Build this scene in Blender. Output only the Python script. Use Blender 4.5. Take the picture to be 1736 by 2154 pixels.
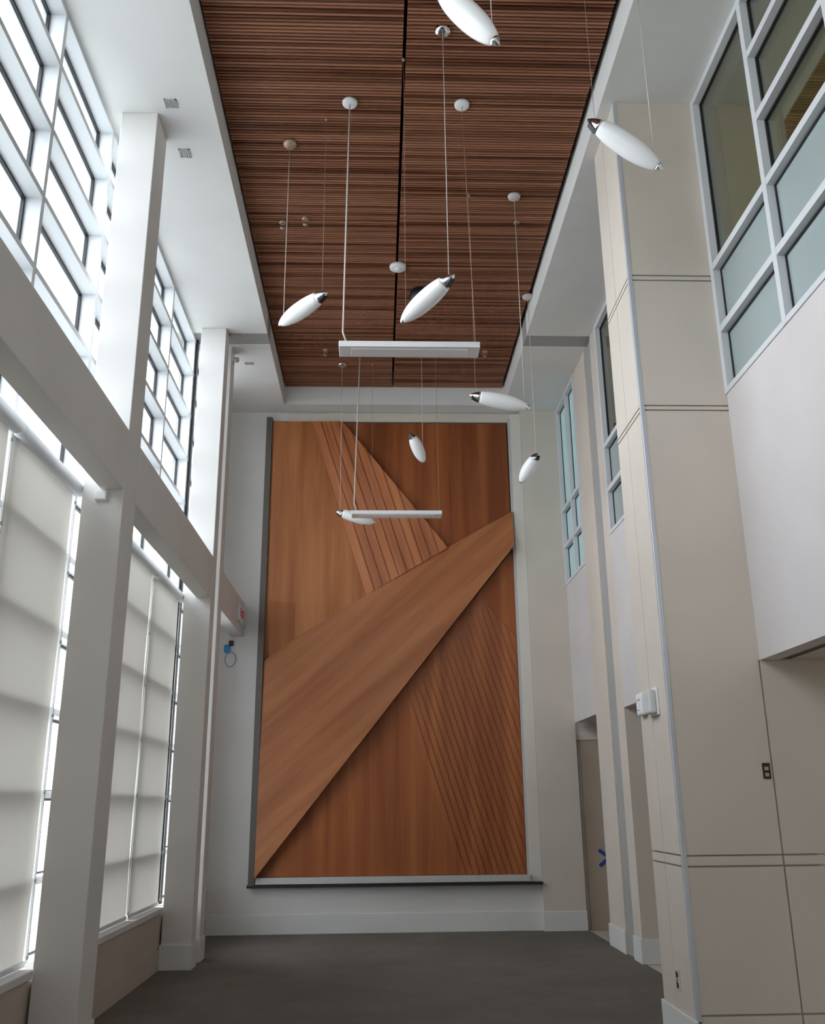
import bpy, bmesh, math, random
from mathutils import Vector, Matrix

random.seed(7)
for o in list(bpy.data.objects):
    bpy.data.objects.remove(o, do_unlink=True)
S = bpy.context.scene
C = S.collection

# ------------------------------------------------------------------ camera
cam_d = bpy.data.cameras.new('camera')
cam_d.sensor_fit = 'HORIZONTAL'
cam_d.sensor_width = 36.0
cam_d.lens = 36.0 * 1934.74 / 1736.0
cam_d.clip_start = 0.05
cam_d.clip_end = 300
cam = bpy.data.objects.new('camera', cam_d)
C.objects.link(cam)
cam.matrix_world = Matrix((
    (0.999305, -0.001459, -0.037242, 0.0),
    (-0.035938, -0.302471, -0.952481, 0.0),
    (-0.009875, 0.953157, -0.302314, 1.6),
    (0, 0, 0, 1)))
S.camera = cam

# ------------------------------------------------------------------ world: even overcast sky
w = bpy.data.worlds.new('overcast_sky')
S.world = w
w.use_nodes = True
bg = w.node_tree.nodes['Background']
bg.inputs[0].default_value = (0.875, 0.92, 1.0, 1)
bg.inputs[1].default_value = 7.4

# window opening portal (guides sky sampling, gives off no light of its own)
pl = bpy.data.lights.new('window_portal', 'AREA')
pl.shape = 'RECTANGLE'
pl.size = 19.0
pl.size_y = 7.0
pl.cycles.is_portal = True
po = bpy.data.objects.new('window_portal', pl)
C.objects.link(po)
po.location = (-2.62, 4.0, 4.0)
po.rotation_euler = (math.radians(90), 0, math.radians(-90))

S.view_settings.view_transform = 'Standard'
S.view_settings.look = 'None'
S.view_settings.exposure = 0.12
S.view_settings.gamma = 1.0
S.view_settings.use_curve_mapping = False
S.cycles.use_denoising = True
S.cycles.max_bounces = 12
S.cycles.diffuse_bounces = 8
S.cycles.glossy_bounces = 6
S.cycles.transparent_max_bounces = 16
S.cycles.sample_clamp_indirect = 12.0

# ------------------------------------------------------------------ helpers
ORI = {}

def prop(o, label=None, cat=None, group=None, kind=None):
    if label: o['label'] = label
    if cat: o['category'] = cat
    if group: o['group'] = group
    if kind: o['kind'] = kind
    return o

def empty(name, loc, label=None, cat=None, group=None, kind=None):
    o = bpy.data.objects.new(name, None)
    o.empty_display_size = 0.1
    C.objects.link(o)
    o.location = loc
    ORI[o.name] = Vector(loc)
    return prop(o, label, cat, group, kind)

def link(name, me, mat, parent):
    if mat is not None and not me.materials:
        me.materials.append(mat)
    o = bpy.data.objects.new(name, me)
    C.objects.link(o)
    if parent is not None:
        o.parent = parent
        ORI[o.name] = ORI[parent.name]
    else:
        ORI[o.name] = Vector((0, 0, 0))
    return o

def from_bm(name, bm, mat, parent=None, smooth=False):
    org = ORI[parent.name] if parent is not None else None
    if org is not None:
        bmesh.ops.translate(bm, verts=bm.verts[:], vec=-org)
    else:
        # a top-level mesh gets its origin at its own base
        lo = Vector([min(v.co[i] for v in bm.verts) for i in range(3)])
        hi = Vector([max(v.co[i] for v in bm.verts) for i in range(3)])
        org = Vector(((lo.x + hi.x) / 2, (lo.y + hi.y) / 2, lo.z))
        bmesh.ops.translate(bm, verts=bm.verts[:], vec=-org)
    bmesh.ops.recalc_face_normals(bm, faces=bm.faces[:])
    me = bpy.data.meshes.new(name)
    bm.to_mesh(me)
    bm.free()
    if smooth:
        for p in me.polygons: p.use_smooth = True
    o = link(name, me, mat, parent)
    if parent is None:
        o.location = org
        ORI[o.name] = org.copy()
    return o

def bbox(bm, x0, x1, y0, y1, z0, z1, bev=0.0):
    vs = [bm.verts.new((x, y, z)) for x in (x0, x1) for y in (y0, y1) for z in (z0, z1)]
    fs = [(0,1,3,2), (4,6,7,5), (0,4,5,1), (2,3,7,6), (0,2,6,4), (1,5,7,3)]
    faces = [bm.faces.new([vs[i] for i in f]) for f in fs]
    if bev > 0:
        es = list({e for f in faces for e in f.edges})
        bmesh.ops.bevel(bm, geom=es, offset=bev, segments=2, affect='EDGES', profile=0.5)
    return vs

def box(name, x0, x1, y0, y1, z0, z1, mat, parent=None, bev=0.0):
    bm = bmesh.new()
    bbox(bm, x0, x1, y0, y1, z0, z1, bev)
    return from_bm(name, bm, mat, parent)

def boxes(name, lst, mat, parent=None):
    bm = bmesh.new()
    for b in lst: bbox(bm, *b)
    return from_bm(name, bm, mat, parent)

def prism(name, poly, back, mat, parent):
    """front polygon with its own depth per corner, flat back at y = back"""
    bm = bmesh.new()
    f = [bm.verts.new(p) for p in poly]
    b = [bm.verts.new((p[0], back, p[2])) for p in poly]
    bm.faces.new(f); bm.faces.new(b[::-1])
    n = len(poly)
    for i in range(n):
        bm.faces.new((f[i], f[(i+1) % n], b[(i+1) % n], b[i]))
    return from_bm(name, bm, mat, parent)

def frame_of(axis):
    a = Vector(axis).normalized()
    t = Vector((0, 0, 1)) if abs(a.z) < 0.9 else Vector((1, 0, 0))
    u = a.cross(t).normalized()
    v = a.cross(u).normalized()
    return a, u, v

def blathe(bm, p0, axis, prof, seg=24, caps=True):
    """profile [(t, r)] turned about the axis through p0"""
    a, u, v = frame_of(axis)
    p0 = Vector(p0)
    rings = []
    for t, r in prof:
        c = p0 + a * t
        rings.append([bm.verts.new(c + (u * math.cos(2*math.pi*k/seg) + v * math.sin(2*math.pi*k/seg)) * r) for k in range(seg)])
    for i in range(len(rings) - 1):
        for k in range(seg):
            bm.faces.new((rings[i][k], rings[i][(k+1) % seg], rings[i+1][(k+1) % seg], rings[i+1][k]))
    if caps:
        bm.faces.new(rings[0][::-1]); bm.faces.new(rings[-1])

def lathe(name, p0, axis, prof, mat, parent=None, seg=24, caps=True, smooth=True):
    bm = bmesh.new()
    blathe(bm, p0, axis, prof, seg, caps)
    return from_bm(name, bm, mat, parent, smooth)

def btube(bm, pts, r, seg=6):
    pts = [Vector(p) for p in pts]
    rings = []
    for i, p in enumerate(pts):
        d = (pts[min(i+1, len(pts)-1)] - pts[max(i-1, 0)])
        a, u, v = frame_of(d)
        rings.append([bm.verts.new(p + (u * math.cos(2*math.pi*k/seg) + v * math.sin(2*math.pi*k/seg)) * r) for k in range(seg)])
    for i in range(len(rings) - 1):
        for k in range(seg):
            bm.faces.new((rings[i][k], rings[i][(k+1) % seg], rings[i+1][(k+1) % seg], rings[i+1][k]))
    bm.faces.new(rings[0][::-1]); bm.faces.new(rings[-1])

def tube(name, pts, r, mat, parent=None, seg=6):
    bm = bmesh.new()
    btube(bm, pts, r, seg)
    return from_bm(name, bm, mat, parent, True)

# ------------------------------------------------------------------ materials
def mat_new(name):
    m = bpy.data.materials.new(name)
    m.use_nodes = True
    return m, m.node_tree.nodes, m.node_tree.links, m.node_tree.nodes['Principled BSDF']

def paint(name, col, rough=0.6, bump=0.02, scale=60.0, var=0.03, spec=0.3):
    m, n, l, p = mat_new(name)
    tc = n.new('ShaderNodeTexCoord')
    nz = n.new('ShaderNodeTexNoise'); nz.inputs['Scale'].default_value = scale; nz.inputs['Detail'].default_value = 3
    l.new(tc.outputs['Object'], nz.inputs['Vector'])
    big = n.new('ShaderNodeTexNoise'); big.inputs['Scale'].default_value = 1.3; big.inputs['Detail'].default_value = 2
    l.new(tc.outputs['Object'], big.inputs['Vector'])
    rp = n.new('ShaderNodeValToRGB')
    rp.color_ramp.elements[0].position = 0.35; rp.color_ramp.elements[1].position = 0.65
    rp.color_ramp.elements[0].color = (*[c * (1 - var) for c in col], 1)
    rp.color_ramp.elements[1].color = (*[min(1, c * (1 + var)) for c in col], 1)
    l.new(big.outputs[0], rp.inputs[0]); l.new(rp.outputs[0], p.inputs['Base Color'])
    p.inputs['Roughness'].default_value = rough
    p.inputs['Specular IOR Level'].default_value = spec
    bp = n.new('ShaderNodeBump'); bp.inputs['Strength'].default_value = bump; bp.inputs['Distance'].default_value = 0.01
    l.new(nz.outputs[0], bp.inputs['Height']); l.new(bp.outputs[0], p.inputs['Normal'])
    return m

def plain(name, col, rough=0.5, metal=0.0, spec=0.5):
    m, n, l, p = mat_new(name)
    tc = n.new('ShaderNodeTexCoord')
    nz = n.new('ShaderNodeTexNoise'); nz.inputs['Scale'].default_value = 25
    l.new(tc.outputs['Object'], nz.inputs['Vector'])
    mr = n.new('ShaderNodeMapRange')
    mr.inputs['To Min'].default_value = max(0, rough - 0.04); mr.inputs['To Max'].default_value = min(1, rough + 0.04)
    l.new(nz.outputs[0], mr.inputs['Value']); l.new(mr.outputs[0], p.inputs['Roughness'])
    p.inputs['Base Color'].default_value = (*col, 1)
    p.inputs['Metallic'].default_value = metal
    p.inputs['Specular IOR Level'].default_value = spec
    return m

def grain(name, dark, light, angle, rough=0.45, streak=7.0, length=0.35, rnd=0.0, plane='XZ', fine=0.5, own=37.0, spec=0.35):
    """veneer with its grain running at `angle` (radians from the vertical / from X) in the given plane"""
    m, n, l, p = mat_new(name)
    tc = n.new('ShaderNodeTexCoord')
    mp = n.new('ShaderNodeMapping'); mp.vector_type = 'POINT'
    rot = n.new('ShaderNodeMapping')
    if plane == 'XZ':
        rot.inputs['Rotation'].default_value = (0, angle, 0)
        mp.inputs['Scale'].default_value = (streak, 0.3, length)
    else:
        rot.inputs['Rotation'].default_value = (0, 0, angle)
        mp.inputs['Scale'].default_value = (length, streak, streak)
    l.new(tc.outputs['Object'], rot.inputs['Vector']); l.new(rot.outputs[0], mp.inputs['Vector'])
    oi = n.new('ShaderNodeObjectInfo')
    add = n.new('ShaderNodeVectorMath'); add.operation = 'ADD'
    sc = n.new('ShaderNodeMath'); sc.operation = 'MULTIPLY'; sc.inputs[1].default_value = own
    l.new(oi.outputs['Random'], sc.inputs[0]); l.new(mp.outputs[0], add.inputs[0]); l.new(sc.outputs[0], add.inputs[1])
    n1 = n.new('ShaderNodeTexNoise'); n1.inputs['Scale'].default_value = 1.0; n1.inputs['Detail'].default_value = 4; n1.inputs['Distortion'].default_value = 0.3
    n2 = n.new('ShaderNodeTexNoise'); n2.inputs['Scale'].default_value = 7.0; n2.inputs['Detail'].default_value = 3
    l.new(add.outputs[0], n1.inputs['Vector']); l.new(add.outputs[0], n2.inputs['Vector'])
    mx = n.new('ShaderNodeMath'); mx.operation = 'MULTIPLY_ADD'; mx.inputs[1].default_value = fine * 0.4
    l.new(n2.outputs[0], mx.inputs[0]); l.new(n1.outputs[0], mx.inputs[2])
    val = mx.outputs[0]
    if rnd > 0:
        r2 = n.new('ShaderNodeMath'); r2.operation = 'MULTIPLY_ADD'; r2.inputs[1].default_value = rnd
        l.new(oi.outputs['Random'], r2.inputs[0]); l.new(val, r2.inputs[2]); val = r2.outputs[0]
    rp = n.new('ShaderNodeValToRGB')
    rp.color_ramp.elements[0].position = 0.42 + fine*0.1; rp.color_ramp.elements[1].position = 0.78 + rnd + fine*0.1
    rp.color_ramp.elements[0].color = (*dark, 1); rp.color_ramp.elements[1].color = (*light, 1)
    l.new(val, rp.inputs[0]); l.new(rp.outputs[0], p.inputs['Base Color'])
    p.inputs['Roughness'].default_value = rough
    p.inputs['Specular IOR Level'].default_value = spec
    bp = n.new('ShaderNodeBump'); bp.inputs['Strength'].default_value = 0.04; bp.inputs['Distance'].default_value = 0.005
    l.new(n2.outputs[0], bp.inputs['Height']); l.new(bp.outputs[0], p.inputs['Normal'])
    return m

def glass(name, tint, ior=1.5):
    m = bpy.data.materials.new(name); m.use_nodes = True
    n = m.node_tree.nodes; l = m.node_tree.links; n.clear()
    out = n.new('ShaderNodeOutputMaterial')
    tr = n.new('ShaderNodeBsdfTransparent'); tr.inputs[0].default_value = (*tint, 1)
    gl = n.new('ShaderNodeBsdfGlossy'); gl.inputs['Roughness'].default_value = 0.01
    lw = n.new('ShaderNodeLayerWeight'); lw.inputs[0].default_value = 0.5
    pw = n.new('ShaderNodeMath'); pw.operation = 'POWER'; pw.inputs[1].default_value = 5.0
    f0 = ((ior - 1) / (ior + 1)) ** 2
    fr = n.new('ShaderNodeMath'); fr.operation = 'MULTIPLY_ADD'; fr.inputs[1].default_value = 1 - f0; fr.inputs[2].default_value = f0
    l.new(lw.outputs['Facing'], pw.inputs[0]); l.new(pw.outputs[0], fr.inputs[0])
    mx = n.new('ShaderNodeMixShader')
    l.new(fr.outputs[0], mx.inputs[0]); l.new(tr.outputs[0], mx.inputs[1]); l.new(gl.outputs[0], mx.inputs[2])
    l.new(mx.outputs[0], out.inputs[0])
    return m

def fabric(name, col, trans):
    m = bpy.data.materials.new(name); m.use_nodes = True
    n = m.node_tree.nodes; l = m.node_tree.links; n.clear()
    out = n.new('ShaderNodeOutputMaterial')
    tc = n.new('ShaderNodeTexCoord')
    wv = n.new('ShaderNodeTexNoise'); wv.inputs['Scale'].default_value = 300
    l.new(tc.outputs['Object'], wv.inputs['Vector'])
    bp = n.new('ShaderNodeBump'); bp.inputs['Strength'].default_value = 0.1; bp.inputs['Distance'].default_value = 0.002
    l.new(wv.outputs[0], bp.inputs['Height'])
    d = n.new('ShaderNodeBsdfDiffuse'); d.inputs[0].default_value = (*col, 1)
    t = n.new('ShaderNodeBsdfTranslucent'); t.inputs[0].default_value = (*trans, 1)
    l.new(bp.outputs[0], d.inputs['Normal'])
    ad = n.new('ShaderNodeAddShader')
    l.new(d.outputs[0], ad.inputs[0]); l.new(t.outputs[0], ad.inputs[1]); l.new(ad.outputs[0], out.inputs[0])
    return m

def carpet():
    m, n, l, p = mat_new('carpet')
    tc = n.new('ShaderNodeTexCoord')
    a = n.new('ShaderNodeTexNoise'); a.inputs['Scale'].default_value = 90; a.inputs['Detail'].default_value = 5
    b = n.new('ShaderNodeTexNoise'); b.inputs['Scale'].default_value = 2.2; b.inputs['Detail'].default_value = 3
    l.new(tc.outputs['Object'], a.inputs['Vector']); l.new(tc.outputs['Object'], b.inputs['Vector'])
    mx = n.new('ShaderNodeMath'); mx.operation = 'MULTIPLY_ADD'; mx.inputs[1].default_value = 0.35
    l.new(b.outputs[0], mx.inputs[0]); l.new(a.outputs[0], mx.inputs[2])
    rp = n.new('ShaderNodeValToRGB')
    rp.color_ramp.elements[0].position = 0.5; rp.color_ramp.elements[1].position = 0.85
    rp.color_ramp.elements[0].color = (0.128, 0.115, 0.098, 1); rp.color_ramp.elements[1].color = (0.208, 0.190, 0.164, 1)
    l.new(mx.outputs[0], rp.inputs[0]); l.new(rp.outputs[0], p.inputs['Base Color'])
    p.inputs['Roughness'].default_value = 0.95; p.inputs['Specular IOR Level'].default_value = 0.1
    bp = n.new('ShaderNodeBump'); bp.inputs['Strength'].default_value = 0.5; bp.inputs['Distance'].default_value = 0.01
    l.new(a.outputs[0], bp.inputs['Height']); l.new(bp.outputs[0], p.inputs['Normal'])
    return m

M = {}
M['white'] = paint('white_paint', (0.69, 0.67, 0.645))
M['ceil'] = paint('ceiling_paint', (0.73, 0.72, 0.70), rough=0.8)
M['warm'] = paint('warm_white_paint', (0.61, 0.545, 0.47))
M['upper'] = paint('skylit_wall_paint', (0.61, 0.565, 0.55))  # warm wall paint with the cool tint of window skylight put into its colour
M['casing'] = paint('casing_paint', (0.68, 0.635, 0.57))
M['apron'] = paint('shadowed_apron_paint', (0.50, 0.43, 0.37))  # wall paint darkened: the shadow under the windows is put into the colour
M['base'] = paint('base_paint', (0.70, 0.70, 0.67), rough=0.45)
M['greyjoint'] = paint('grey_joint_cover', (0.36, 0.355, 0.345), rough=0.55)
M['groove'] = paint('groove_filler', (0.36, 0.34, 0.31))
M['alu'] = plain('white_aluminium', (0.64, 0.66, 0.68), 0.4)
M['aluR'] = plain('grey_aluminium', (0.62, 0.63, 0.64), 0.4)
M['bead'] = plain('corner_bead_metal', (0.55, 0.57, 0.60), 0.35, 0.3)
M['black'] = plain('black_gasket', (0.012, 0.012, 0.014), 0.5)
M['glass'] = glass('clear_glass', (0.96, 0.98, 0.98), 1.45)
M['glassR'] = glass('reflective_glass', (0.80, 0.82, 0.68), 2.7)
M['frost'] = plain('frosted_teal_glass', (0.33, 0.385, 0.375), 0.22, 0.0, 0.8)
M['frost_c'] = fabric('backlit_frosted_glass', (0.35, 0.42, 0.42), (0.15, 0.19, 0.19))
M['shade'] = fabric('shade_fabric', (0.50, 0.48, 0.44), (0.082, 0.076, 0.068))
M['carpet'] = carpet()
M['tile'] = paint('hard_floor', (0.52, 0.47, 0.40), rough=0.35, var=0.06)
M['slat'] = grain('walnut_slat', (0.085, 0.024, 0.011), (0.36, 0.165, 0.098), 0.0, 0.45, 30.0, 0.8, 0.55, 'XY', 0.2, spec=0.15)
M['slatback'] = plain('black_backing', (0.010, 0.008, 0.007), 0.9)
M['chrome'] = plain('chrome', (0.75, 0.75, 0.76), 0.12, 1.0)
M['lampglass'] = plain('opal_glass', (0.88, 0.88, 0.87), 0.25)
M['cord'] = plain('white_cord', (0.60, 0.55, 0.52), 0.5)
M['wire'] = plain('steel_wire', (0.34, 0.25, 0.21), 0.5, 0.0)
M['device'] = plain('white_plastic', (0.80, 0.80, 0.80), 0.4)
M['lens'] = plain('lamp_diffuser', (0.86, 0.86, 0.88), 0.35)
M['bronze'] = plain('dark_bronze', (0.05, 0.04, 0.03), 0.4, 0.4)
M['toggle'] = plain('tan_plastic', (0.42, 0.36, 0.30), 0.4)
M['tan'] = paint('tan_paint', (0.44, 0.36, 0.275))
M['grille'] = plain('grey_grille', (0.42, 0.42, 0.43), 0.5)
M['brass'] = plain('dull_brass', (0.45, 0.33, 0.24), 0.4, 0.5)
M['tapeblue'] = plain('blue_tape', (0.015, 0.06, 0.30), 0.6)
M['tapecyan'] = plain('light_blue_tape', (0.03, 0.27, 0.52), 0.6)
M['cable'] = plain('pale_blue_cable', (0.34, 0.42, 0.58), 0.5)
M['red'] = plain('exit_red', (0.75, 0.05, 0.10), 0.4)
M['railgrey2'] = plain('grey_white_plastic', (0.62, 0.62, 0.61), 0.45)
M['framedark'] = plain('bronze_frame', (0.10, 0.085, 0.07), 0.45, 0.2)
M['railgrey'] = plain('grey_rail', (0.50, 0.485, 0.47), 0.5)
M['interior'] = paint('corridor_paint', (0.62, 0.56, 0.42))
M['ground'] = paint('pale_paving', (0.42, 0.42, 0.40), rough=0.9)
VD, VL = (0.31, 0.102, 0.030), (0.51, 0.205, 0.070)
M['ven_a'] = grain('veneer_upright', VD, VL, 0.0, 0.42, 4.0, 0.25)
M['ven_b'] = grain('veneer_fluted', (0.32, 0.092, 0.024), (0.50, 0.175, 0.054), math.radians(17.4), 0.42, 5.0, 0.3, own=0.0)
M['ven_c'] = grain('veneer_red', (0.19, 0.048, 0.013), (0.36, 0.115, 0.034), 0.0, 0.42, 5.0, 0.25)
M['ven_d'] = grain('veneer_band', (0.285, 0.094, 0.033), (0.43, 0.170, 0.065), math.radians(-50), 0.42, 4.0, 0.25)
M['ven_e'] = grain('veneer_lower', (0.25, 0.067, 0.018), (0.39, 0.128, 0.038), 0.0, 0.42, 5.0, 0.22, own=0.0)

# ------------------------------------------------------------------ measures (metres; camera stands at 0,0)
ZC = 7.35          # plaster ceiling
ZW = 7.63          # underside of the wood slats
RX0, RX1 = -1.42, 1.915   # recess in the ceiling
RY = 12.76         # far end of the recess
D = 13.08          # far wall
YB = -5.0          # wall behind the camera
XW = -2.36         # room side of the curtain wall members
XG = -2.49         # glass
XC = -1.92         # room side of the left columns
XR = 2.74          # right wall
J0, J1 = 10.58, 10.89     # expansion joint

def struct(o):
    o['kind'] = 'structure'
    return o

# ------------------------------------------------------------------ setting
struct(box('floor', -2.55, 2.765, YB - 0.2, D + 0.2, -0.2, 0.0, M['carpet']))
struct(box('floor_alcove', 2.765, 4.8, YB - 0.2, D + 0.2, -0.2, -0.002, M['tile']))
struct(box('ground', -60, -2.8, -50, 70, -0.75, -0.55, M['ground']))

ce = struct(empty('ceiling', (0, 4, ZC)))
TH = 0.55
for a, b in ((YB, J0), (J1, D)):
    boxes('plaster_field', [(-2.60, RX0, a, b, ZC, ZC + TH)], M['ceil'], ce)
    if b == D:
        box('plaster_field', RX1, XR + 0.2, a, b, ZC, ZC + TH, M['ceil'], ce)
    else:
        box('plaster_field', RX1, XR + 0.2, a, b, ZC, ZC + TH, M['ceil'], ce)
box('end_soffit', RX0, RX1, RY, D, ZC, ZC + TH, M['ceil'], ce)
box('recess_top', RX0 - 0.05, RX1 + 0.05, YB, RY + 0.05, ZC + TH, ZC + TH + 0.1, M['slatback'], ce)
box('joint_cover', -2.60, RX0, J0, J1, ZC + 0.012, ZC + TH, M['greyjoint'], ce)
box('joint_cover', RX1, XR + 0.2, J0, J1, ZC + 0.012, ZC + TH, M['greyjoint'], ce)

# walls
wf = struct(empty('wall_far', (0, D, 0)))
box('plaster', -2.60, 4.8, D, D + 0.25, 0, ZC + TH, M['white'], wf)
box('pier', 2.175, XR, D - 0.09, D, 0, ZC, M['warm'], wf)
struct(box('baseboard_far', -2.25, 2.175, D - 0.02, D, 0, 0.238, M['base'], None, 0.004))
struct(box('baseboard_pier', 2.165, XR + 0.005, D - 0.112, D - 0.09, 0, 0.238, M['base'], None, 0.004))
struct(box('wall_back', -2.60, 4.8, YB - 0.2, YB, 0, ZC + TH, M['white']))

wl = struct(empty('wall_left', (-2.4, 4, 0)))
box('apron', -2.58, -2.25, YB, D, -0.1, 0.545, M['apron'], wl)
for a, b in ((YB, 6.65), (7.0, 10.45), (11.18, D)):
    box('sill', -2.50, -2.225, a, b, 0.545, 0.60, M['white'], wl, 0.008)
struct(box('baseboard_left', -2.25, -2.235, YB, D, 0, 0.20, M['apron'], None, 0.003))

wr = struct(empty('wall_right', (XR, 4, 0)))
SOF = 2.545
XA = 2.70
def upper(x, a, b, z):
    box('upper_wall', x, XR + 0.20, a, b, z, 4.60, M['upper'], wr)
upper(XA, YB, 6.43, SOF); upper(XR, 7.15, 10.33, 2.60); upper(XR, 11.70, D - 0.09, 2.65)
box('pier', XR, 4.6, 10.33, J0 + 0.06, 0, ZC, M['warm'], wr)
box('pier', XR, 4.6, J1 + 0.10, 11.70, 0, ZC, M['warm'], wr)
box('joint_cover', XR + 0.02, 4.6, J0 + 0.06, J1 + 0.10, 0, ZC, M['greyjoint'], wr)
for a, b, zz in ((YB, 6.43, SOF), (7.15, 10.33, 2.60), (11.70, D, 2.65)):
    box('alcove_soffit', XR + 0.20, 4.6, a, b, zz, 2.80, M['warm'], wr)
    box('alcove_back', 4.6, 4.8, a, b, -0.05, zz, M['warm'], wr)
    if a < 11: box('corridor_back', 4.6, 4.8, a, b, SOF, ZC, M['interior'], wr)
box('corridor_top', XR + 0.20, 4.8, YB - 0.2, 11.5, ZC, ZC + 0.2, M['interior'], wr)
struct(box('baseboard_right', XR - 0.018, XR, 10.315, J0 + 0.06, 0, 0.24, M['base'], None, 0.004))
struct(box('baseboard_right_far', XR - 0.018, XR, J1 + 0.10, 11.715, 0, 0.24, M['base'], None, 0.004))
struct(box('baseboard_return', XR - 0.018, 4.6, 10.31, 10.33, 0, 0.24, M['base'], None, 0.004))

# ------------------------------------------------------------------ left curtain wall
ZR = [0.545 + 0.573 * k for k in range(12)]      # transom heights
P = 1.287
YV = [5.60 + P * k for k in range(-8, 6)]         # mullions
def curtain(name, ya, yb, last=False):
    wn = struct(empty(name, (XW, (ya + yb) / 2, 0.545)))
    ys = [y for y in YV if ya - 0.01 <= y <= yb + 0.01]
    for y in (ys if last else ys[:-1]):
        box('mullion', -2.52, XW, y - 0.026, y + 0.026, 0.60, ZC, M['alu'], wn)
    for i in range(len(ys) - 1):
        a, b = ys[i] + 0.026, ys[i+1] - 0.026
        for z in ZR[1:] + [ZC - 0.02]:
            box('transom', -2.52, XW + 0.004, a, b, z - 0.024, z + (0.024 if z < 7 else 0.02), M['alu'], wn)
        zs = ZR + [ZC - 0.02]
        for k in range(len(zs) - 1):
            z0, z1 = zs[k] + (0.06 if k == 0 else 0.024), zs[k+1] - 0.024
            g = 0.020
            bm = bmesh.new()
            for q in ((XG-0.008, XG+0.016, a, b, z1-g, z1), (XG-0.008, XG+0.016, a, b, z0, z0+g*0.6),
                      (XG-0.008, XG+0.016, a, a+g*0.6, z0+g*0.6, z1-g), (XG-0.008, XG+0.016, b-g, b, z0+g*0.6, z1-g)):
                bbox(bm, *q)
            pn = box('pane', XG-0.004, XG+0.004, a, b, z0, z1, M['glass'], wn)
            from_bm('gasket', bm, M['black'], pn)
    return wn
curtain('window_1', YV[7], YV[9])
w2 = curtain('window_2', YV[9], YV[12])
box('shade_fabric', -2.327, -2.325, 6.99, 8.02, 0.62, 3.9, M['shade'], w2)
curtain('window_3', YV[12], YV[13], True)
w4 = curtain('window_4', YV[0], YV[7])
for k in (3, 4, 5, 6):      # unseen shades added to cut fill light, further back along the same window wall
    box('shade_fabric', -2.327, -2.325, YV[k] + 0.03, YV[k+1] - 0.03, 0.62, 3.9, M['shade'], w4)
wn3 = struct(box('trim_1', -2.54, -2.33, 10.775, 10.845, 0.60, ZC, M['black']))   # black joint gasket
struct(box('wall_left_end', -2.60, -2.36, 12.06, D, 0.60, ZC, M['white']))

# ------------------------------------------------------------------ left columns and beams
def column(y0, y1, label, near=True):
    c = empty('column', (-2.075, (y0 + y1) / 2, 0), label, 'column', 'white columns along the window wall')
    box('shaft', -2.23, XC, y0, y1, 0, ZC, M['white'], c, 0.006)
    box('plinth', -2.245, XC + 0.015, y0 - 0.015, y1 + 0.015, 0, 0.24, M['base'], c, 0.004)
    return c
for a, b in ((-1.15, -0.8), (2.75, 3.10)):      # the same rhythm goes on behind the camera, out of frame
    struct(box('trim_column', -2.23, XC, a, b, 0, ZC, M['white']))
struct(box('trim_beam', -2.09, XC - 0.002, -0.8, 2.75, 3.885, 4.37, M['white']))
column(6.65, 7.00, 'tall white square column between the two big shaded windows')
column(10.45, 10.70, 'white square column at the far end of the second shaded window')
column(10.93, 11.18, 'slim white column just past the joint, nearest the wood mural')
def beam(y0, y1, label):
    b = box('beam', -2.09, XC - 0.002, y0, y1, 3.885, 4.37, M['white'], None, 0.004)
    return prop(b, label, 'beam', 'white beams between the columns')
beam(3.10, 6.65, 'white horizontal beam over the nearest window shades')
beam(7.00, 10.45, 'white horizontal beam over the second pair of window shades')
beam(11.18, D, 'short white beam carrying the red exit sign')

# ------------------------------------------------------------------ roller shades
def shade(y0, y1, label):
    r = empty('roller_shade', (-2.30, (y0 + y1) / 2, 0.60), label, 'shade', 'roller shades in the lower windows')
    lathe('roller_tube', (-2.287, y0 - 0.015, 3.905), (0, 1, 0), [(0, 0.052), (y1 - y0 + 0.03, 0.052)], M['alu'], r, 20)
    bm = bmesh.new()
    n = 14
    for i in range(n + 1):
        z = 0.63 + (3.90 - 0.63) * i / n
        for y in (y0, y1):
            bm.verts.new((-2.325 + 0.004 * math.sin(i * 0.9 + y0), y, z))
    bm.verts.ensure_lookup_table()
    for i in range(n):
        bm.faces.new((bm.verts[2*i], bm.verts[2*i+1], bm.verts[2*i+3], bm.verts[2*i+2]))
    from_bm('fabric', bm, M['shade'], r, True)
    box('hem_bar', -2.335, -2.310, y0, y1, 0.605, 0.640, M['alu'], r, 0.004)
    # bead chain on the far edge with its clips
    tube('edge_cord', [(-2.305, y1 + 0.018, 3.86), (-2.305, y1 + 0.012, 2.2), (-2.305, y1 + 0.016, 0.64)], 0.004, M['cord'], r, 5)
    for z in (3.81, 3.26, 2.745, 2.22, 1.70, 1.13, 0.66):
        box('clip', -2.312, -2.298, y1 + 0.006, y1 + 0.022, z - 0.012, z + 0.012, M['grille'], r, 0.003)
    return r
shade(4.24, 5.455, 'pale roller shade cut by the left edge of the picture')
shade(5.525, 6.73, 'wide pale roller shade left of the middle white column')
shade(8.06, 9.29, 'pale roller shade just right of the middle white column')
shade(9.33, 10.60, 'pale roller shade beside the black strip near the far column')

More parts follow.
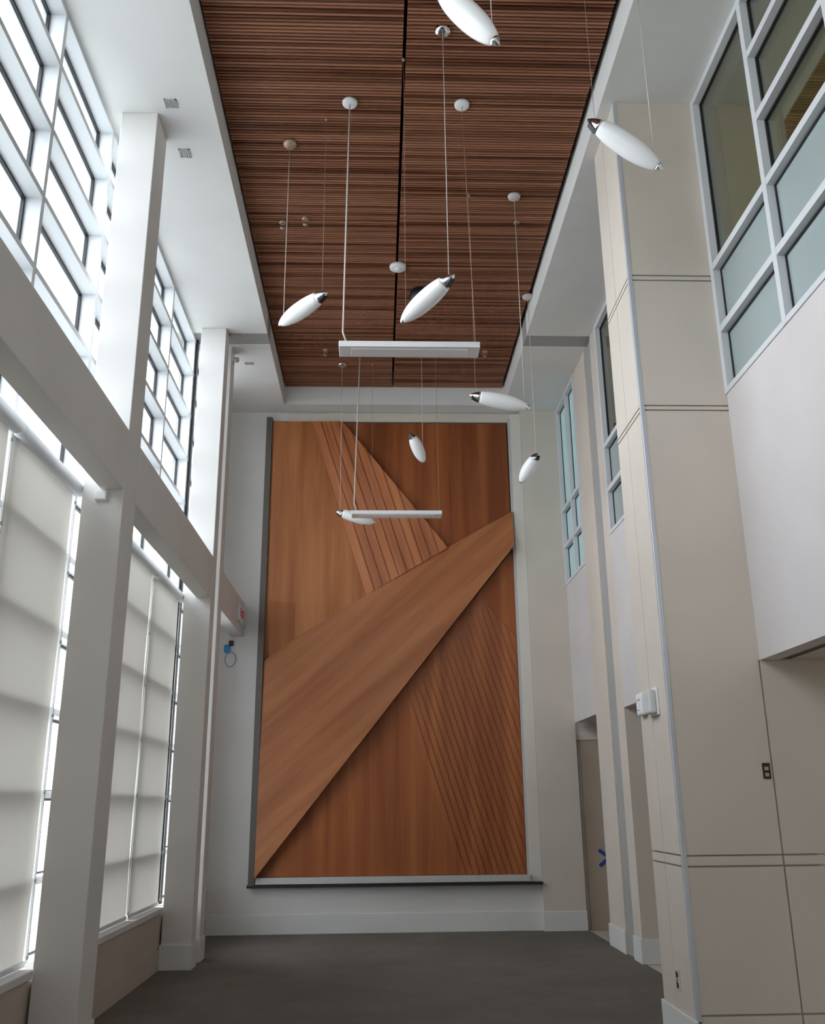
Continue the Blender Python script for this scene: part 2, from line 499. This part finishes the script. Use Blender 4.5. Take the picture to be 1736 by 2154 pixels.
# ------------------------------------------------------------------ slatted wood ceiling
PITCH = 0.0350
def slat_panel(x0, x1, label):
    t = empty('slatted_ceiling_panel', ((x0 + x1) / 2, 6.0, ZW), label, 'ceiling panel', 'dark slatted wood ceiling')
    box('backing', x0, x1, YB, RY - 0.02, ZW + 0.048, ZW + 0.06, M['slatback'], t)
    me = None
    rows = int((RY - 0.03 - 5.4) / PITCH)
    for i in range(rows + 1):
        y = RY - 0.03 - i * PITCH
        dz = random.uniform(-0.003, 0.003)
        if me is None:
            o = box('slat', x0, x1, y - 0.0095, y + 0.0095, ZW, ZW + 0.048, M['slat'], t)
            me = o.data
            y_first = y
        else:
            o = link('slat', me, None, t)
            o.location = (0, y - y_first, 0)
        o.location.z = dz
    bm = bmesh.new()
    y = RY - 0.03 - (rows + 1) * PITCH
    while y > YB + 0.05:
        bbox(bm, x0, x1, y - 0.0095, y + 0.0095, ZW, ZW + 0.048)
        y -= PITCH
    o = from_bm('slat_field', bm, M['slat'], t)
    o['kind'] = 'stuff'
slat_panel(RX0 + 0.02, 0.200, 'dark walnut slatted ceiling panel on the window side of the black seam')
slat_panel(0.228, RX1 - 0.045, 'dark walnut slatted ceiling panel right of the black seam')

# ------------------------------------------------------------------ right column clad in panels
rc = empty('clad_column', (2.4, 6.79, 0), 'broad panelled beige column at the right with double reveal lines', 'column')
box('core', 2.035, XR + 0.2, 6.445, 7.135, 0, ZC, M['groove'], rc)
G = 0.006
zf = [0.0, 0.303, 1.184, 1.252, 4.465, 4.504, 5.604, 5.648, ZC + 2 * G]
XS = 2.690
for k in range(len(zf) - 1):
    z0, z1 = zf[k] + (G if k else 0), min(zf[k+1] - G, ZC)
    if z1 < SOF:
        box('front_panel', 2.045, XS, 6.43, 6.446, z0, z1, M['warm'], rc, 0.002)
        box('front_panel', XS + 0.012, 4.6, 6.43, 6.446, z0, z1, M['warm'], rc, 0.002)
    elif z0 < SOF:
        bm = bmesh.new()
        bbox(bm, 2.045, XS, 6.43, 6.446, z0, SOF)
        bbox(bm, 2.045, XA, 6.43, 6.446, SOF, z1)
        from_bm('front_panel', bm, M['warm'], rc)
        box('front_panel', XS + 0.012, 4.6, 6.43, 6.446, z0, SOF - 0.001, M['warm'], rc)
    else:
        box('front_panel', 2.045, XA, 6.43, 6.446, z0, z1, M['warm'], rc, 0.002)
zs = [0.0, 1.184, 1.252, 4.465, 4.504, 5.604, 5.648, ZC + 2 * G]
for k in range(len(zs) - 1):
    z0, z1 = zs[k] + (G if k else 0), min(zs[k+1] - G, ZC)
    box('side_panel', 2.02, 2.036, 6.462, 6.846, z0, z1, M['warm'], rc, 0.002)
    box('side_panel', 2.02, 2.036, 6.854, 7.15, z0, z1, M['warm'], rc, 0.002)
box('corner_bead', 2.014, 2.046, 6.426, 6.460, 0.27, ZC, M['bead'], rc, 0.003)
box('rear_wall', XR + 0.2, 4.6, 6.446, 7.15, 0, SOF, M['warm'], rc)
box('rear_face', 2.036, XR + 0.2, 7.135, 7.15, 0, ZC, M['warm'], rc)
box('upper_partition', XR + 0.2, 4.6, 6.446, 7.15, SOF, ZC, M['interior'], rc)
box('base', 2.002, 2.02, 6.41, 7.165, 0, 0.272, M['base'], rc, 0.004)
struct(box('trim_clad_column', 2.02, XR + 0.2, 0.2, 0.92, 0, ZC, M['warm']))

# ------------------------------------------------------------------ right windows
def rwin(name, ys, zs_first, zs_rest, frame, depth=0.085, only=None, X=XR):
    wn = struct(empty(name, (X, (ys[0] + ys[-1]) / 2, 4.60)))
    hw = 0.030
    xf0, xf1 = X - 0.012, X + depth
    for y in ys:
        box('mullion', xf0, xf1, y - hw, y + hw, 4.60, ZC, frame, wn)
    for i in range(len(ys) - 1):
        y0, y1 = ys[i] + hw, ys[i+1] - hw
        zs = zs_first if i == len(ys) - 2 else zs_rest
        full = [4.615] + zs + [ZC - 0.03]
        for k, z in enumerate(full):
            box('transom', xf0 + 0.002, xf1, y0, y1, z - (0.015 if k == 0 else hw), z + (hw), frame, wn)
        for k in range(len(full) - 1):
            z0, z1 = full[k] + hw, full[k+1] - hw
            mt = only or (M['frost'] if full[k+1] < 5.8 else M['glassR'])
            pn = box('pane', xf1 - 0.030, xf1 - 0.022, y0, y1, z0, z1, mt, wn)
            g = 0.014
            bm = bmesh.new()
            xa, xb = xf1 - 0.034, xf1 - 0.012
            bbox(bm, xa - 0.006, xb, y0, y1, z1 - g, z1)
            bbox(bm, xa - 0.006, xb, y1 - g, y1, z0, z1 - g)
            bbox(bm, xa - 0.006, xb, y0, y0 + g * 0.5, z0, z1 - g)
            from_bm('gasket', bm, M['black'], pn)
    return wn
two = [5.14, 5.70]
four = [5.14, 5.70, 6.25, 6.80]
rwin('window_5', [6.40 - 1.06 * k for k in range(5, -1, -1)], two, four, M['aluR'], X=XA)
rwin('window_6', [7.18, 8.22, 9.26, 10.30], two, two, M['aluR'])
rwin('window_7', [11.73, 12.29, 12.955], [5.17, 5.72], [5.17, 5.72], M['aluR'], 0.085, M['frost_c'])

# ------------------------------------------------------------------ wood mural on the far wall
mu = empty('wood_mural', (0.15, D, 0.57), 'tall framed relief mural of folded honey-brown wood veneer', 'mural')
BK = D - 0.02
box('backing', -1.66, 2.02, BK, D - 0.001, 0.60, 7.20, M['framedark'], mu)
YA = 12.975
# bottom edge of the diagonal band: a straight line
BL, BR = Vector((-1.602, 0, 0.690)), Vector((1.985, 0, 5.185))
def low(t): return BL.lerp(BR, t)
# upright panel, upper left
prism('upright_panel', [(-1.60, YA, 7.16), (-1.02, YA, 7.16), (-0.155, YA, 4.40), (-0.243, YA, 4.35), (-1.185, YA, 3.79), (-1.185, YA, 4.33), (-1.605, YA, 4.40)], BK, M['ven_a'], mu)
prism('folded_corner', [(-1.605, YA, 4.40), (-1.187, YA + 0.005, 4.33), (-1.187, YA + 0.045, 3.84), (-1.617, YA + 0.078, 3.50)], BK + 0.015, M['ven_a'], mu)
# fluted fan: strips parallel to its left edge, sawtooth in depth
def clip(poly, n, d):
    out = []
    for i in range(len(poly)):
        a, b = poly[i], poly[(i+1) % len(poly)]
        da, db = a[0]*n[0] + a[1]*n[1] - d, b[0]*n[0] + b[1]*n[1] - d
        if da >= 0: out.append(a)
        if (da > 0) != (db > 0) and da != db:
            t = da / (da - db)
            out.append((a[0] + (b[0]-a[0])*t, a[1] + (b[1]-a[1])*t))
    return out
def flutes(poly, direction, width, y_of, rise, mat, name='flute'):
    dx, dz = direction
    L = math.hypot(dx, dz); nx, nz = -dz / L, dx / L
    if nx < 0: nx, nz = -nx, -nz
    vals = [p[0]*nx + p[1]*nz for p in poly]
    lo, hi = min(vals), max(vals)
    k = 0
    while lo + k * width < hi - 1e-4:
        s0, s1 = lo + k * width, min(lo + (k + 1) * width, hi)
        c = clip(clip(poly, (nx, nz), s0), (-nx, -nz), -s1)
        k += 1
        if len(c) < 3: continue
        pts = []
        for x, z in c:
            f = (x*nx + z*nz - s0) / width
            pts.append((x, y_of(x, z) - rise * f, z))
        cl = []
        for p in pts:
            if not cl or (Vector(p) - Vector(cl[-1])).length > 1e-4: cl.append(p)
        if len(cl) >= 3: prism(name, cl, BK, mat, mu)
fan = [(-1.02, 7.16), (-0.545, 7.16), (1.02, 5.165), (-0.175, 4.462)]
fdir = (-0.175 + 1.02, 4.462 - 7.16)
def yfan(x, z):
    # leans forward towards its right edge
    t = max(0, min(1, ((x + 1.02) * 2.70 + (z - 7.16) * 0.845) / 2.83 / 1.55))
    return YA + 0.005 - 0.035 * t
flutes(fan, fdir, 0.132, yfan, 0.018, M['ven_b'])
# red panel, upper right
prism('red_panel', [(-0.60, BK - 0.03, 7.16), (1.965, BK - 0.03, 7.16), (1.965, BK - 0.03, 5.60), (0.90, BK - 0.03, 5.0)], BK, M['ven_c'], mu)
# diagonal band: flush along its upper edge, standing proud along its lower edge
top = [(-1.602, 3.52), (-1.19, 3.84), (-0.22, 4.435), (1.01, 5.171), (1.995, 5.73)]
bm = bmesh.new()
rows = []
for i, (x, z) in enumerate(top):
    t = [0.0, 0.25, 0.52, 0.80, 1.0][i]
    q = low(t)
    col = []
    for f in (0.0, 0.34, 0.67, 1.0):
        px, pz = x + (q.x - x) * f, z + (q.z - z) * f
        col.append(bm.verts.new((px, YA - 0.004 - 0.098 * f ** 1.3, pz)))
    col.append(bm.verts.new((q.x, BK, q.z)))
    col.append(bm.verts.new((x, BK, z)))
    rows.append(col)
for i in range(len(rows) - 1):
    for j in range(6):
        bm.faces.new((rows[i][j], rows[i+1][j], rows[i+1][(j+1) % 6], rows[i][(j+1) % 6]))
bm.faces.new(rows[0]); bm.faces.new(rows[-1][::-1])
from_bm('diagonal_band', bm, M['ven_d'], mu)
# lower panel with a shallow fluted field
prism('lower_panel', [(-1.60, BK - 0.03, 0.70), (1.985, BK - 0.03, 0.70), (1.985, BK - 0.03, 5.10), (1.90, BK - 0.03, 5.05)], BK, M['ven_e'], mu)
flutes([(0.35, 3.05), (1.36, 4.34), (1.44, 4.47), (1.975, 3.86), (1.98, 0.70), (1.08, 0.70)], (-0.845, 2.70), 0.085, lambda x, z: BK - 0.031, 0.0115, M['ven_e'], 'fine_flute')
# frame
box('frame_side', -1.690, -1.603, D - 0.150, D - 0.001, 0.60, 7.215, M['framedark'], mu, 0.003)
box('frame_side', 1.985, 2.020, D - 0.075, D - 0.001, 0.60, 7.23, M['railgrey'], mu, 0.003)
box('frame_sill', -1.600, 2.020, D - 0.130, D - 0.001, 0.612, 0.694, M['railgrey'], mu, 0.003)
box('shadow_edge', -1.705, 2.175, D - 0.145, D - 0.001, 0.572, 0.606, M['black'], mu)
box('side_casing', 2.020, 2.174, D - 0.088, D - 0.001, 0.606, 7.30, M['casing'], mu, 0.003)
box('head_casing', -1.38, 2.020, D - 0.050, D - 0.001, 7.185, 7.315, M['warm'], mu, 0.003)

# ------------------------------------------------------------------ capsule pendants
def pend(A, B, topA, topB, label, rad=0.076, canopy=True, L=None, disc='chrome', flip=False):
    """A = end with the big chrome cap; topA / topB = ceiling height over each end (None: no cable)"""
    A, B = Vector(A), Vector(B)
    mid = (A + B) / 2
    ax = (B - A)
    ln = ax.length
    d = ax.normalized()
    t = empty('capsule_pendant', mid, label, 'pendant lamp', 'opal capsule pendants')
    def prof(t0, t1, n, f=1.0):
        out = []
        for i in range(n + 1):
            u = t0 + (t1 - t0) * i / n
            s = abs(2 * u - 1)
            out.append((u * ln, rad * f * max(0.02, (1 - s ** 2.3)) ** 0.72))
        return out
    lathe('glass_shade', A, d, prof(0.17, 0.94, 22), M['lampglass'], t, 28)
    # chrome nose: two jaws with a dark slot between them
    p = prof(0.0, 0.17, 6, 1.02)
    bm = bmesh.new()
    blathe(bm, A, d, p, 28)
    from_bm('chrome_cap', bm, M['chrome'], t, True)
    a, u, v = frame_of(d)
    sgn = 1 if not flip else -1
    side = v if abs(v.z) > abs(u.z) else u
    if side.z > 0: side = -side
    bm = bmesh.new()
    c0 = A + d * (0.065 * ln)
    # lens slot let into the underside of the nose
    q = side.cross(d)
    vs = []
    for s0, s1, s2 in ((-1,-1,-1),(-1,-1,1),(-1,1,-1),(-1,1,1),(1,-1,-1),(1,-1,1),(1,1,-1),(1,1,1)):
        vs.append(bm.verts.new(c0 + d * (0.055 * ln * s0 + 0.03 * ln) + q * (rad * 0.30 * s1) + side * (rad * (0.34 + 0.26 * s0 * 0.6) + rad * 0.22 * s2)))
    for f in ((0,1,3,2), (4,6,7,5), (0,4,5,1), (2,3,7,6), (0,2,6,4), (1,5,7,3)):
        bm.faces.new([vs[i] for i in f])
    from_bm('slot', bm, M['black'], t)
    lathe('tail_cap', A, d, prof(0.935, 1.0, 4, 1.03), M['chrome'], t, 20)
    for P0, top, k in ((A + d * 0.10 * ln, topA, 0), (B - d * 0.10 * ln, topB, 1)):
        if top is None: continue
        up = Vector((P0.x, P0.y, top))
        P1 = P0 + Vector((0, 0, rad * 0.45))
        main = (k == 0) != flip
        tube('power_cord' if main else 'hanger_wire', [P1, (P1 + up) / 2, up], 0.0036 if main else 0.0019, M['cord'] if main else M['wire'], t)
        if main and canopy:
            lathe('canopy', (up.x, up.y, top - 0.035), (0, 0, 1), [(0, 0.030), (0.010, 0.062), (0.035, 0.068)], M[disc], t, 24)
        else:
            lathe('anchor', (up.x, up.y, top - 0.02), (0, 0, 1), [(0, 0.010), (0.02, 0.016)], M['brass'], t, 12)
    return t
pend((0.330, 4.15, 6.11), (0.665, 4.05, 5.60), ZW, ZW, 'opal capsule pendant cut off by the top edge of the picture', 0.078, flip=True)
pend((0.560, 5.93, 5.325), (0.170, 6.32, 5.14), ZW, ZW, 'opal capsule pendant in front of the ceiling seam, tilted up to the right')
pend((-0.440, 6.97, 5.79), (-0.895, 7.39, 5.70), ZW, ZW, 'opal capsule pendant on the left, in front of the slatted ceiling', flip=True, disc='brass')
pend((1.445, 5.20, 6.105), (1.935, 5.20, 5.70), ZC + 0.28, ZC, 'opal capsule pendant crossing the right edge of the wood ceiling and the beige column', 0.078, flip=True)
pend((0.880, 8.10, 5.36), (1.470, 8.10, 5.225), ZW, ZW, 'opal capsule pendant level in front of the white band above the mural', flip=True, disc='cord')
pend((0.430, 11.40, 6.33), (0.62, 11.62, 5.98), None, ZW, 'small opal capsule pendant nose up against the top of the mural', 0.082, flip=True, canopy=True)
pend((1.880, 10.05, 5.52), (1.70, 10.35, 5.25), ZW, None, 'small opal capsule pendant in front of the right wall, beside the mural casing', 0.080, disc='cord')
pend((-0.575, 11.98, 5.405), (-0.03, 11.98, 5.245), ZW, ZW, 'opal capsule pendant partly hidden behind the far bar light')

# ------------------------------------------------------------------ straight bar lights
def bar(y, z, x0, x1, cx0, cx1, label):
    t = empty('bar_light', ((x0 + x1) / 2, y, z), label, 'bar light', 'white hanging bar lights')
    hs = box('housing', x0, x1, y, y + 0.19, z, z + 0.052, M['device'], t, 0.004)
    box('diffuser', x0 + 0.10, x1 - 0.10, y + 0.035, y + 0.155, z - 0.006, z + 0.01, M['lens'], hs, 0.003)
    for xa, xt, cord in ((x0 + 0.03, cx0, True), (x1 - 0.03, cx1, False)):
        pts = [(xa + (0.035 if cord else 0), y + 0.06, z + 0.052), (xa, y + 0.06, z + 0.16), (xa + (xt - xa) * 0.35, y + 0.05, z + 1.0), (xt, y + 0.02, ZW - 0.02)]
        if not cord: pts = [pts[0], (xt, y + 0.02, ZW - 0.02)]
        tube('power_cord' if cord else 'hanger_wire', pts, 0.0080 if cord else 0.0028, M['cord'] if cord else M['wire'], t)
        lathe('canopy', (xt, y + 0.02, ZW - 0.03), (0, 0, 1), [(0, 0.050), (0.008, 0.066), (0.03, 0.070)], M['device'], t, 24)
    return t
bar(6.775, 5.172, -0.325, 0.836, -0.261, 0.751, 'long white bar light hanging below the slatted ceiling, the nearer one')
bar(11.52, 5.228, -0.349, 0.839, -0.255, 0.79, 'long white bar light hanging in front of the mural, the farther one')

# ------------------------------------------------------------------ small ceiling fittings
def disc(name, x, y, r, h, mat, label, cat, group=None):
    o = lathe(name, (x, y, ZW - h), (0, 0, 1), [(0, r * 0.72), (h * 0.35, r), (h, r)], mat, None, 28)
    return prop(o, label, cat, group)
sd = empty('smoke_detector', (0.226, 9.44, ZW), 'round white detector straddling the black ceiling seam', 'detector')
sdb = lathe('body', (0.226, 9.44, ZW - 0.04), (0, 0, 1), [(0, 0.070), (0.012, 0.095), (0.04, 0.10)], M['device'], sd, 28)
lathe('sensor', (0.226, 9.44, ZW - 0.052), (0, 0, 1), [(0, 0.03), (0.014, 0.042)], M['lens'], sdb, 20)
dl = empty('spotlight', (0.50, 9.96, ZW), 'black round spotlight showing behind the tilted capsule pendant', 'spotlight')
lathe('housing', (0.50, 9.96, ZW - 0.16), (0, 0, 1), [(0, 0.115), (0.13, 0.115), (0.16, 0.08)], M['black'], dl, 24)
lathe('trim_ring', (0.50, 9.96, ZW - 0.165), (0, 0, 1), [(0, 0.10), (0.01, 0.118)], M['slatback'], dl, 24)
def sprinkler(x, y, label):
    t = empty('sprinkler', (x, y, ZW), label, 'sprinkler', 'small brass sprinklers in the slatted ceiling')
    lathe('escutcheon', (x, y, ZW - 0.012), (0, 0, 1), [(0, 0.036), (0.012, 0.045)], M['brass'], t, 16)
    for s in (-1, 1):
        tube('arm', [(x + s * 0.018, y, ZW - 0.01), (x + s * 0.022, y, ZW - 0.05), (x + s*0.004, y, ZW - 0.075)], 0.006, M['brass'], t)
    lathe('deflector', (x, y, ZW - 0.080), (0, 0, 1), [(0, 0.026), (0.004, 0.026)], M['brass'], t, 14)
sprinkler(-0.789, 8.54, 'brass sprinkler above the left capsule pendant')
sprinkler(-0.737, 11.56, 'brass sprinkler left of the near bar light end')
sprinkler(1.49, 11.56, 'brass sprinkler right of the near bar light end')
sprinkler(-1.041, 8.61, 'dull brass sprinkler close to the left edge of the slatted ceiling')
er = empty('ceiling_ring', (1.503, 8.557, ZW), 'small brass ring on the slatted ceiling between two round white canopies', 'ring')
lathe('plate', (1.503, 8.557, ZW - 0.012), (0, 0, 1), [(0, 0.022), (0.012, 0.036)], M['brass'], er, 18)
lathe('eye', (1.503, 8.557, ZW - 0.03), (0, 0, 1), [(0, 0.010), (0.02, 0.010)], M['bronze'], er, 12)

def vent(x, y, lx, ly, label):
    t = empty('ceiling_grille', (x, y, ZC), label, 'grille', 'small grey grilles in the left ceiling strip')
    a, b, c, d = x - lx/2, x + lx/2, y - ly/2, y + ly/2
    boxes('frame', [(a, b, c, c + 0.010, ZC - 0.008, ZC), (a, b, d - 0.010, d, ZC - 0.008, ZC), (a, a + 0.010, c, d, ZC - 0.008, ZC), (b - 0.010, b, c, d, ZC - 0.008, ZC)], M['grille'], t)
    box('core', a + 0.01, b - 0.01, c + 0.01, d - 0.01, ZC - 0.003, ZC, M['grille'], t)
    for k in range(1, 5):
        xx = a + (b - a) * k / 5
        box('blade', xx - 0.003, xx + 0.003, c + 0.01, d - 0.01, ZC - 0.008, ZC - 0.003, M['railgrey'], t)
vent(-1.783, 6.53, 0.105, 0.105, 'small square grey grille in the left ceiling, nearest')
vent(-1.790, 7.165, 0.100, 0.115, 'small square grey grille in the left ceiling, just past the first column')
vent(-1.765, 11.42, 0.110, 0.060, 'small thin grey grille in the left ceiling, past the joint')

cb = empty('ceiling_bracket', (-1.86, 10.98, ZC), 'small pale bracket at the top of the slim far column', 'bracket')
box('plate', -1.918, -1.895, 10.95, 11.05, ZC - 0.20, ZC - 0.09, M['device'], cb, 0.004)
tube('arm', [(-1.90, 11.0, ZC - 0.14), (-1.85, 10.96, ZC - 0.17)], 0.016, M['device'], cb, 10)
lathe('head', (-1.86, 10.97, ZC - 0.215), (0, 0, 1), [(0, 0.012), (0.02, 0.034), (0.06, 0.034)], M['grille'], cb, 16)

jb = empty('junction_box', (-2.083, 6.64, 3.89), 'small white junction box on the middle column under the beam', 'box')
jbb = box('body', -2.127, -2.039, 6.615, 6.65, 3.795, 3.865, M['device'], jb, 0.003)
box('cover', -2.122, -2.044, 6.611, 6.616, 3.800, 3.860, M['device'], jbb, 0.002)

# exit sign
es = empty('exit_sign', (-1.90, 12.66, 4.03), 'exit sign with red letters on the short far beam', 'sign')
esh = box('housing', -1.920, -1.885, 12.46, 12.88, 4.015, 4.235, M['device'], es, 0.004)
fc = bpy.data.curves.new('letters', 'FONT')
fc.body = 'EXIT'; fc.size = 0.17; fc.extrude = 0.002; fc.align_x = 'CENTER'; fc.align_y = 'CENTER'
fc.materials.append(M['red'])
tmp = bpy.data.objects.new('letters_outline', fc)
C.objects.link(tmp)
bpy.context.view_layer.update()
lm = bpy.data.meshes.new_from_object(tmp.evaluated_get(bpy.context.evaluated_depsgraph_get()))
bpy.data.objects.remove(tmp, do_unlink=True)
fo = link('letters', lm, M['red'], esh)
fo.location = Vector((-1.882, 12.67, 4.125)) - ORI[es.name]
fo.rotation_euler = (math.radians(90), 0, math.radians(90))

# taped coil of cable
tcb = empty('taped_cable', (-2.08, D - 0.02, 3.45), 'loop of pale cable hung by bright blue tape on the far wall', 'cable')
box('wall_box', -2.108, -2.045, D - 0.045, D, 3.755, 3.825, M['black'], tcb, 0.004)
box('tape', -2.175, -2.085, D - 0.030, D, 3.66, 3.765, M['tapecyan'], tcb, 0.003)
pts = []
for k in range(25):
    a = 2 * math.pi * k / 24
    pts.append((-2.08 + 0.075 * math.cos(a), D - 0.016, 3.565 + 0.105 * math.sin(a)))
tube('loop', pts, 0.008, M['cable'], tcb, 8)

# devices on the clad column
st = empty('alarm_strobe', (2.0, 7.02, 2.22), 'white rounded alarm strobe at the back edge of the beige column', 'alarm')
sb = box('body', 1.972, 2.02, 6.935, 7.09, 2.215, 2.385, M['device'], st, 0.020)
box('lens', 1.966, 1.975, 6.98, 7.045, 2.255, 2.305, M['lens'], sb, 0.003)
for k in range(3):
    box('mark', 1.968, 1.974, 6.965 + 0.035 * k, 6.978 + 0.035 * k, 2.325, 2.338, M['grille'], sb)
sp = empty('alarm_speaker', (1.98, 6.75, 2.2), 'boxy grey-white alarm speaker beside the strobe on the beige column', 'alarm')
box('body', 1.955, 2.008, 6.665, 6.845, 2.205, 2.375, M['railgrey2'], sp, 0.014)
box('back_plate', 2.006, 2.02, 6.645, 6.865, 2.192, 2.388, M['device'], sp, 0.004)

sw = empty('switch_plate', (2.651, 6.43, 1.74), 'dark two-toggle switch plate on the beige panel', 'switch')
swp = box('plate', 2.624, 2.678, 6.422, 6.43, 1.737, 1.842, M['bronze'], sw, 0.003)
for z in (1.765, 1.805):
    box('toggle', 2.638, 2.664, 6.415, 6.424, z - 0.012, z + 0.012, M['toggle'], swp, 0.002)

ot = empty('outlet', (2.02, 6.76, 0.40), 'wall outlet with dark sockets low on the beige column', 'outlet')
op = box('plate', 2.012, 2.02, 6.725, 6.80, 0.392, 0.522, M['warm'], ot, 0.003)
for z in (0.425, 0.489):
    lathe('socket', (2.008, 6.763, z), (1, 0, 0), [(0, 0.021), (0.006, 0.021)], M['bronze'], op, 16)
box('screw', 2.007, 2.011, 6.757, 6.769, 0.452, 0.462, M['bronze'], op)

# slot diffuser in the near alcove soffit
sdif = empty('slot_diffuser', (2.92, 5.0, SOF), 'long black slot diffuser in the soffit under the right upper wall', 'diffuser')
box('slot', 2.828, 2.895, 3.2, 6.37, SOF - 0.003, SOF + 0.0, M['black'], sdif)
boxes('flange', [(2.816, 2.828, 3.18, 6.39, SOF - 0.003, SOF), (2.895, 2.907, 3.18, 6.39, SOF - 0.003, SOF)], M['warm'], sdif)

# ------------------------------------------------------------------ far alcove: door with taped cross
dr = struct(empty('door_1', (3.25, D, 0)))
box('leaf', 2.80, 3.75, D - 0.035, D, 0.0, 2.42, M['tan'], dr)
box('head_trim', 2.74, 3.85, D - 0.05, D, 2.42, 2.485, M['warm'], dr, 0.004)
cr = empty('tape_cross', (3.09, D - 0.04, 0.76), 'cross of dark blue tape on the beige wall in the far alcove', 'tape')
for s, nm in ((1, 'strip'), (-1, 'strip')):
    bm = bmesh.new()
    bbox(bm, -0.165, 0.165, -0.003, 0.003, -0.022, 0.022)
    bmesh.ops.rotate(bm, verts=bm.verts[:], cent=(0, 0, 0), matrix=Matrix.Rotation(s * math.radians(38), 3, 'Y'))
    bmesh.ops.translate(bm, verts=bm.verts[:], vec=(3.095, D - 0.039 - 0.004 * (s > 0), 0.885))
    from_bm(nm, bm, M['tapeblue'], cr)
bm = bmesh.new(); bbox(bm, 3.075, 3.098, D - 0.050, D - 0.044, 0.62, 1.20)
from_bm('strip', bm, M['tapeblue'], cr)
def wplate(z, label):
    t = empty('wall_plate', (3.07, D - 0.04, z), label, 'wall plate', 'wall plates in the far alcove')
    wp = box('plate', 3.03, 3.11, D - 0.045, D - 0.035, z - 0.06, z + 0.06, M['toggle'], t, 0.003)
    for dz in (-0.025, 0.025):
        box('socket', 3.05, 3.09, D - 0.048, D - 0.044, z + dz - 0.015, z + dz + 0.015, M['bronze'], wp)
wplate(1.18, 'tan wall plate above the blue tape cross')
wplate(0.43, 'tan wall plate below the blue tape cross')
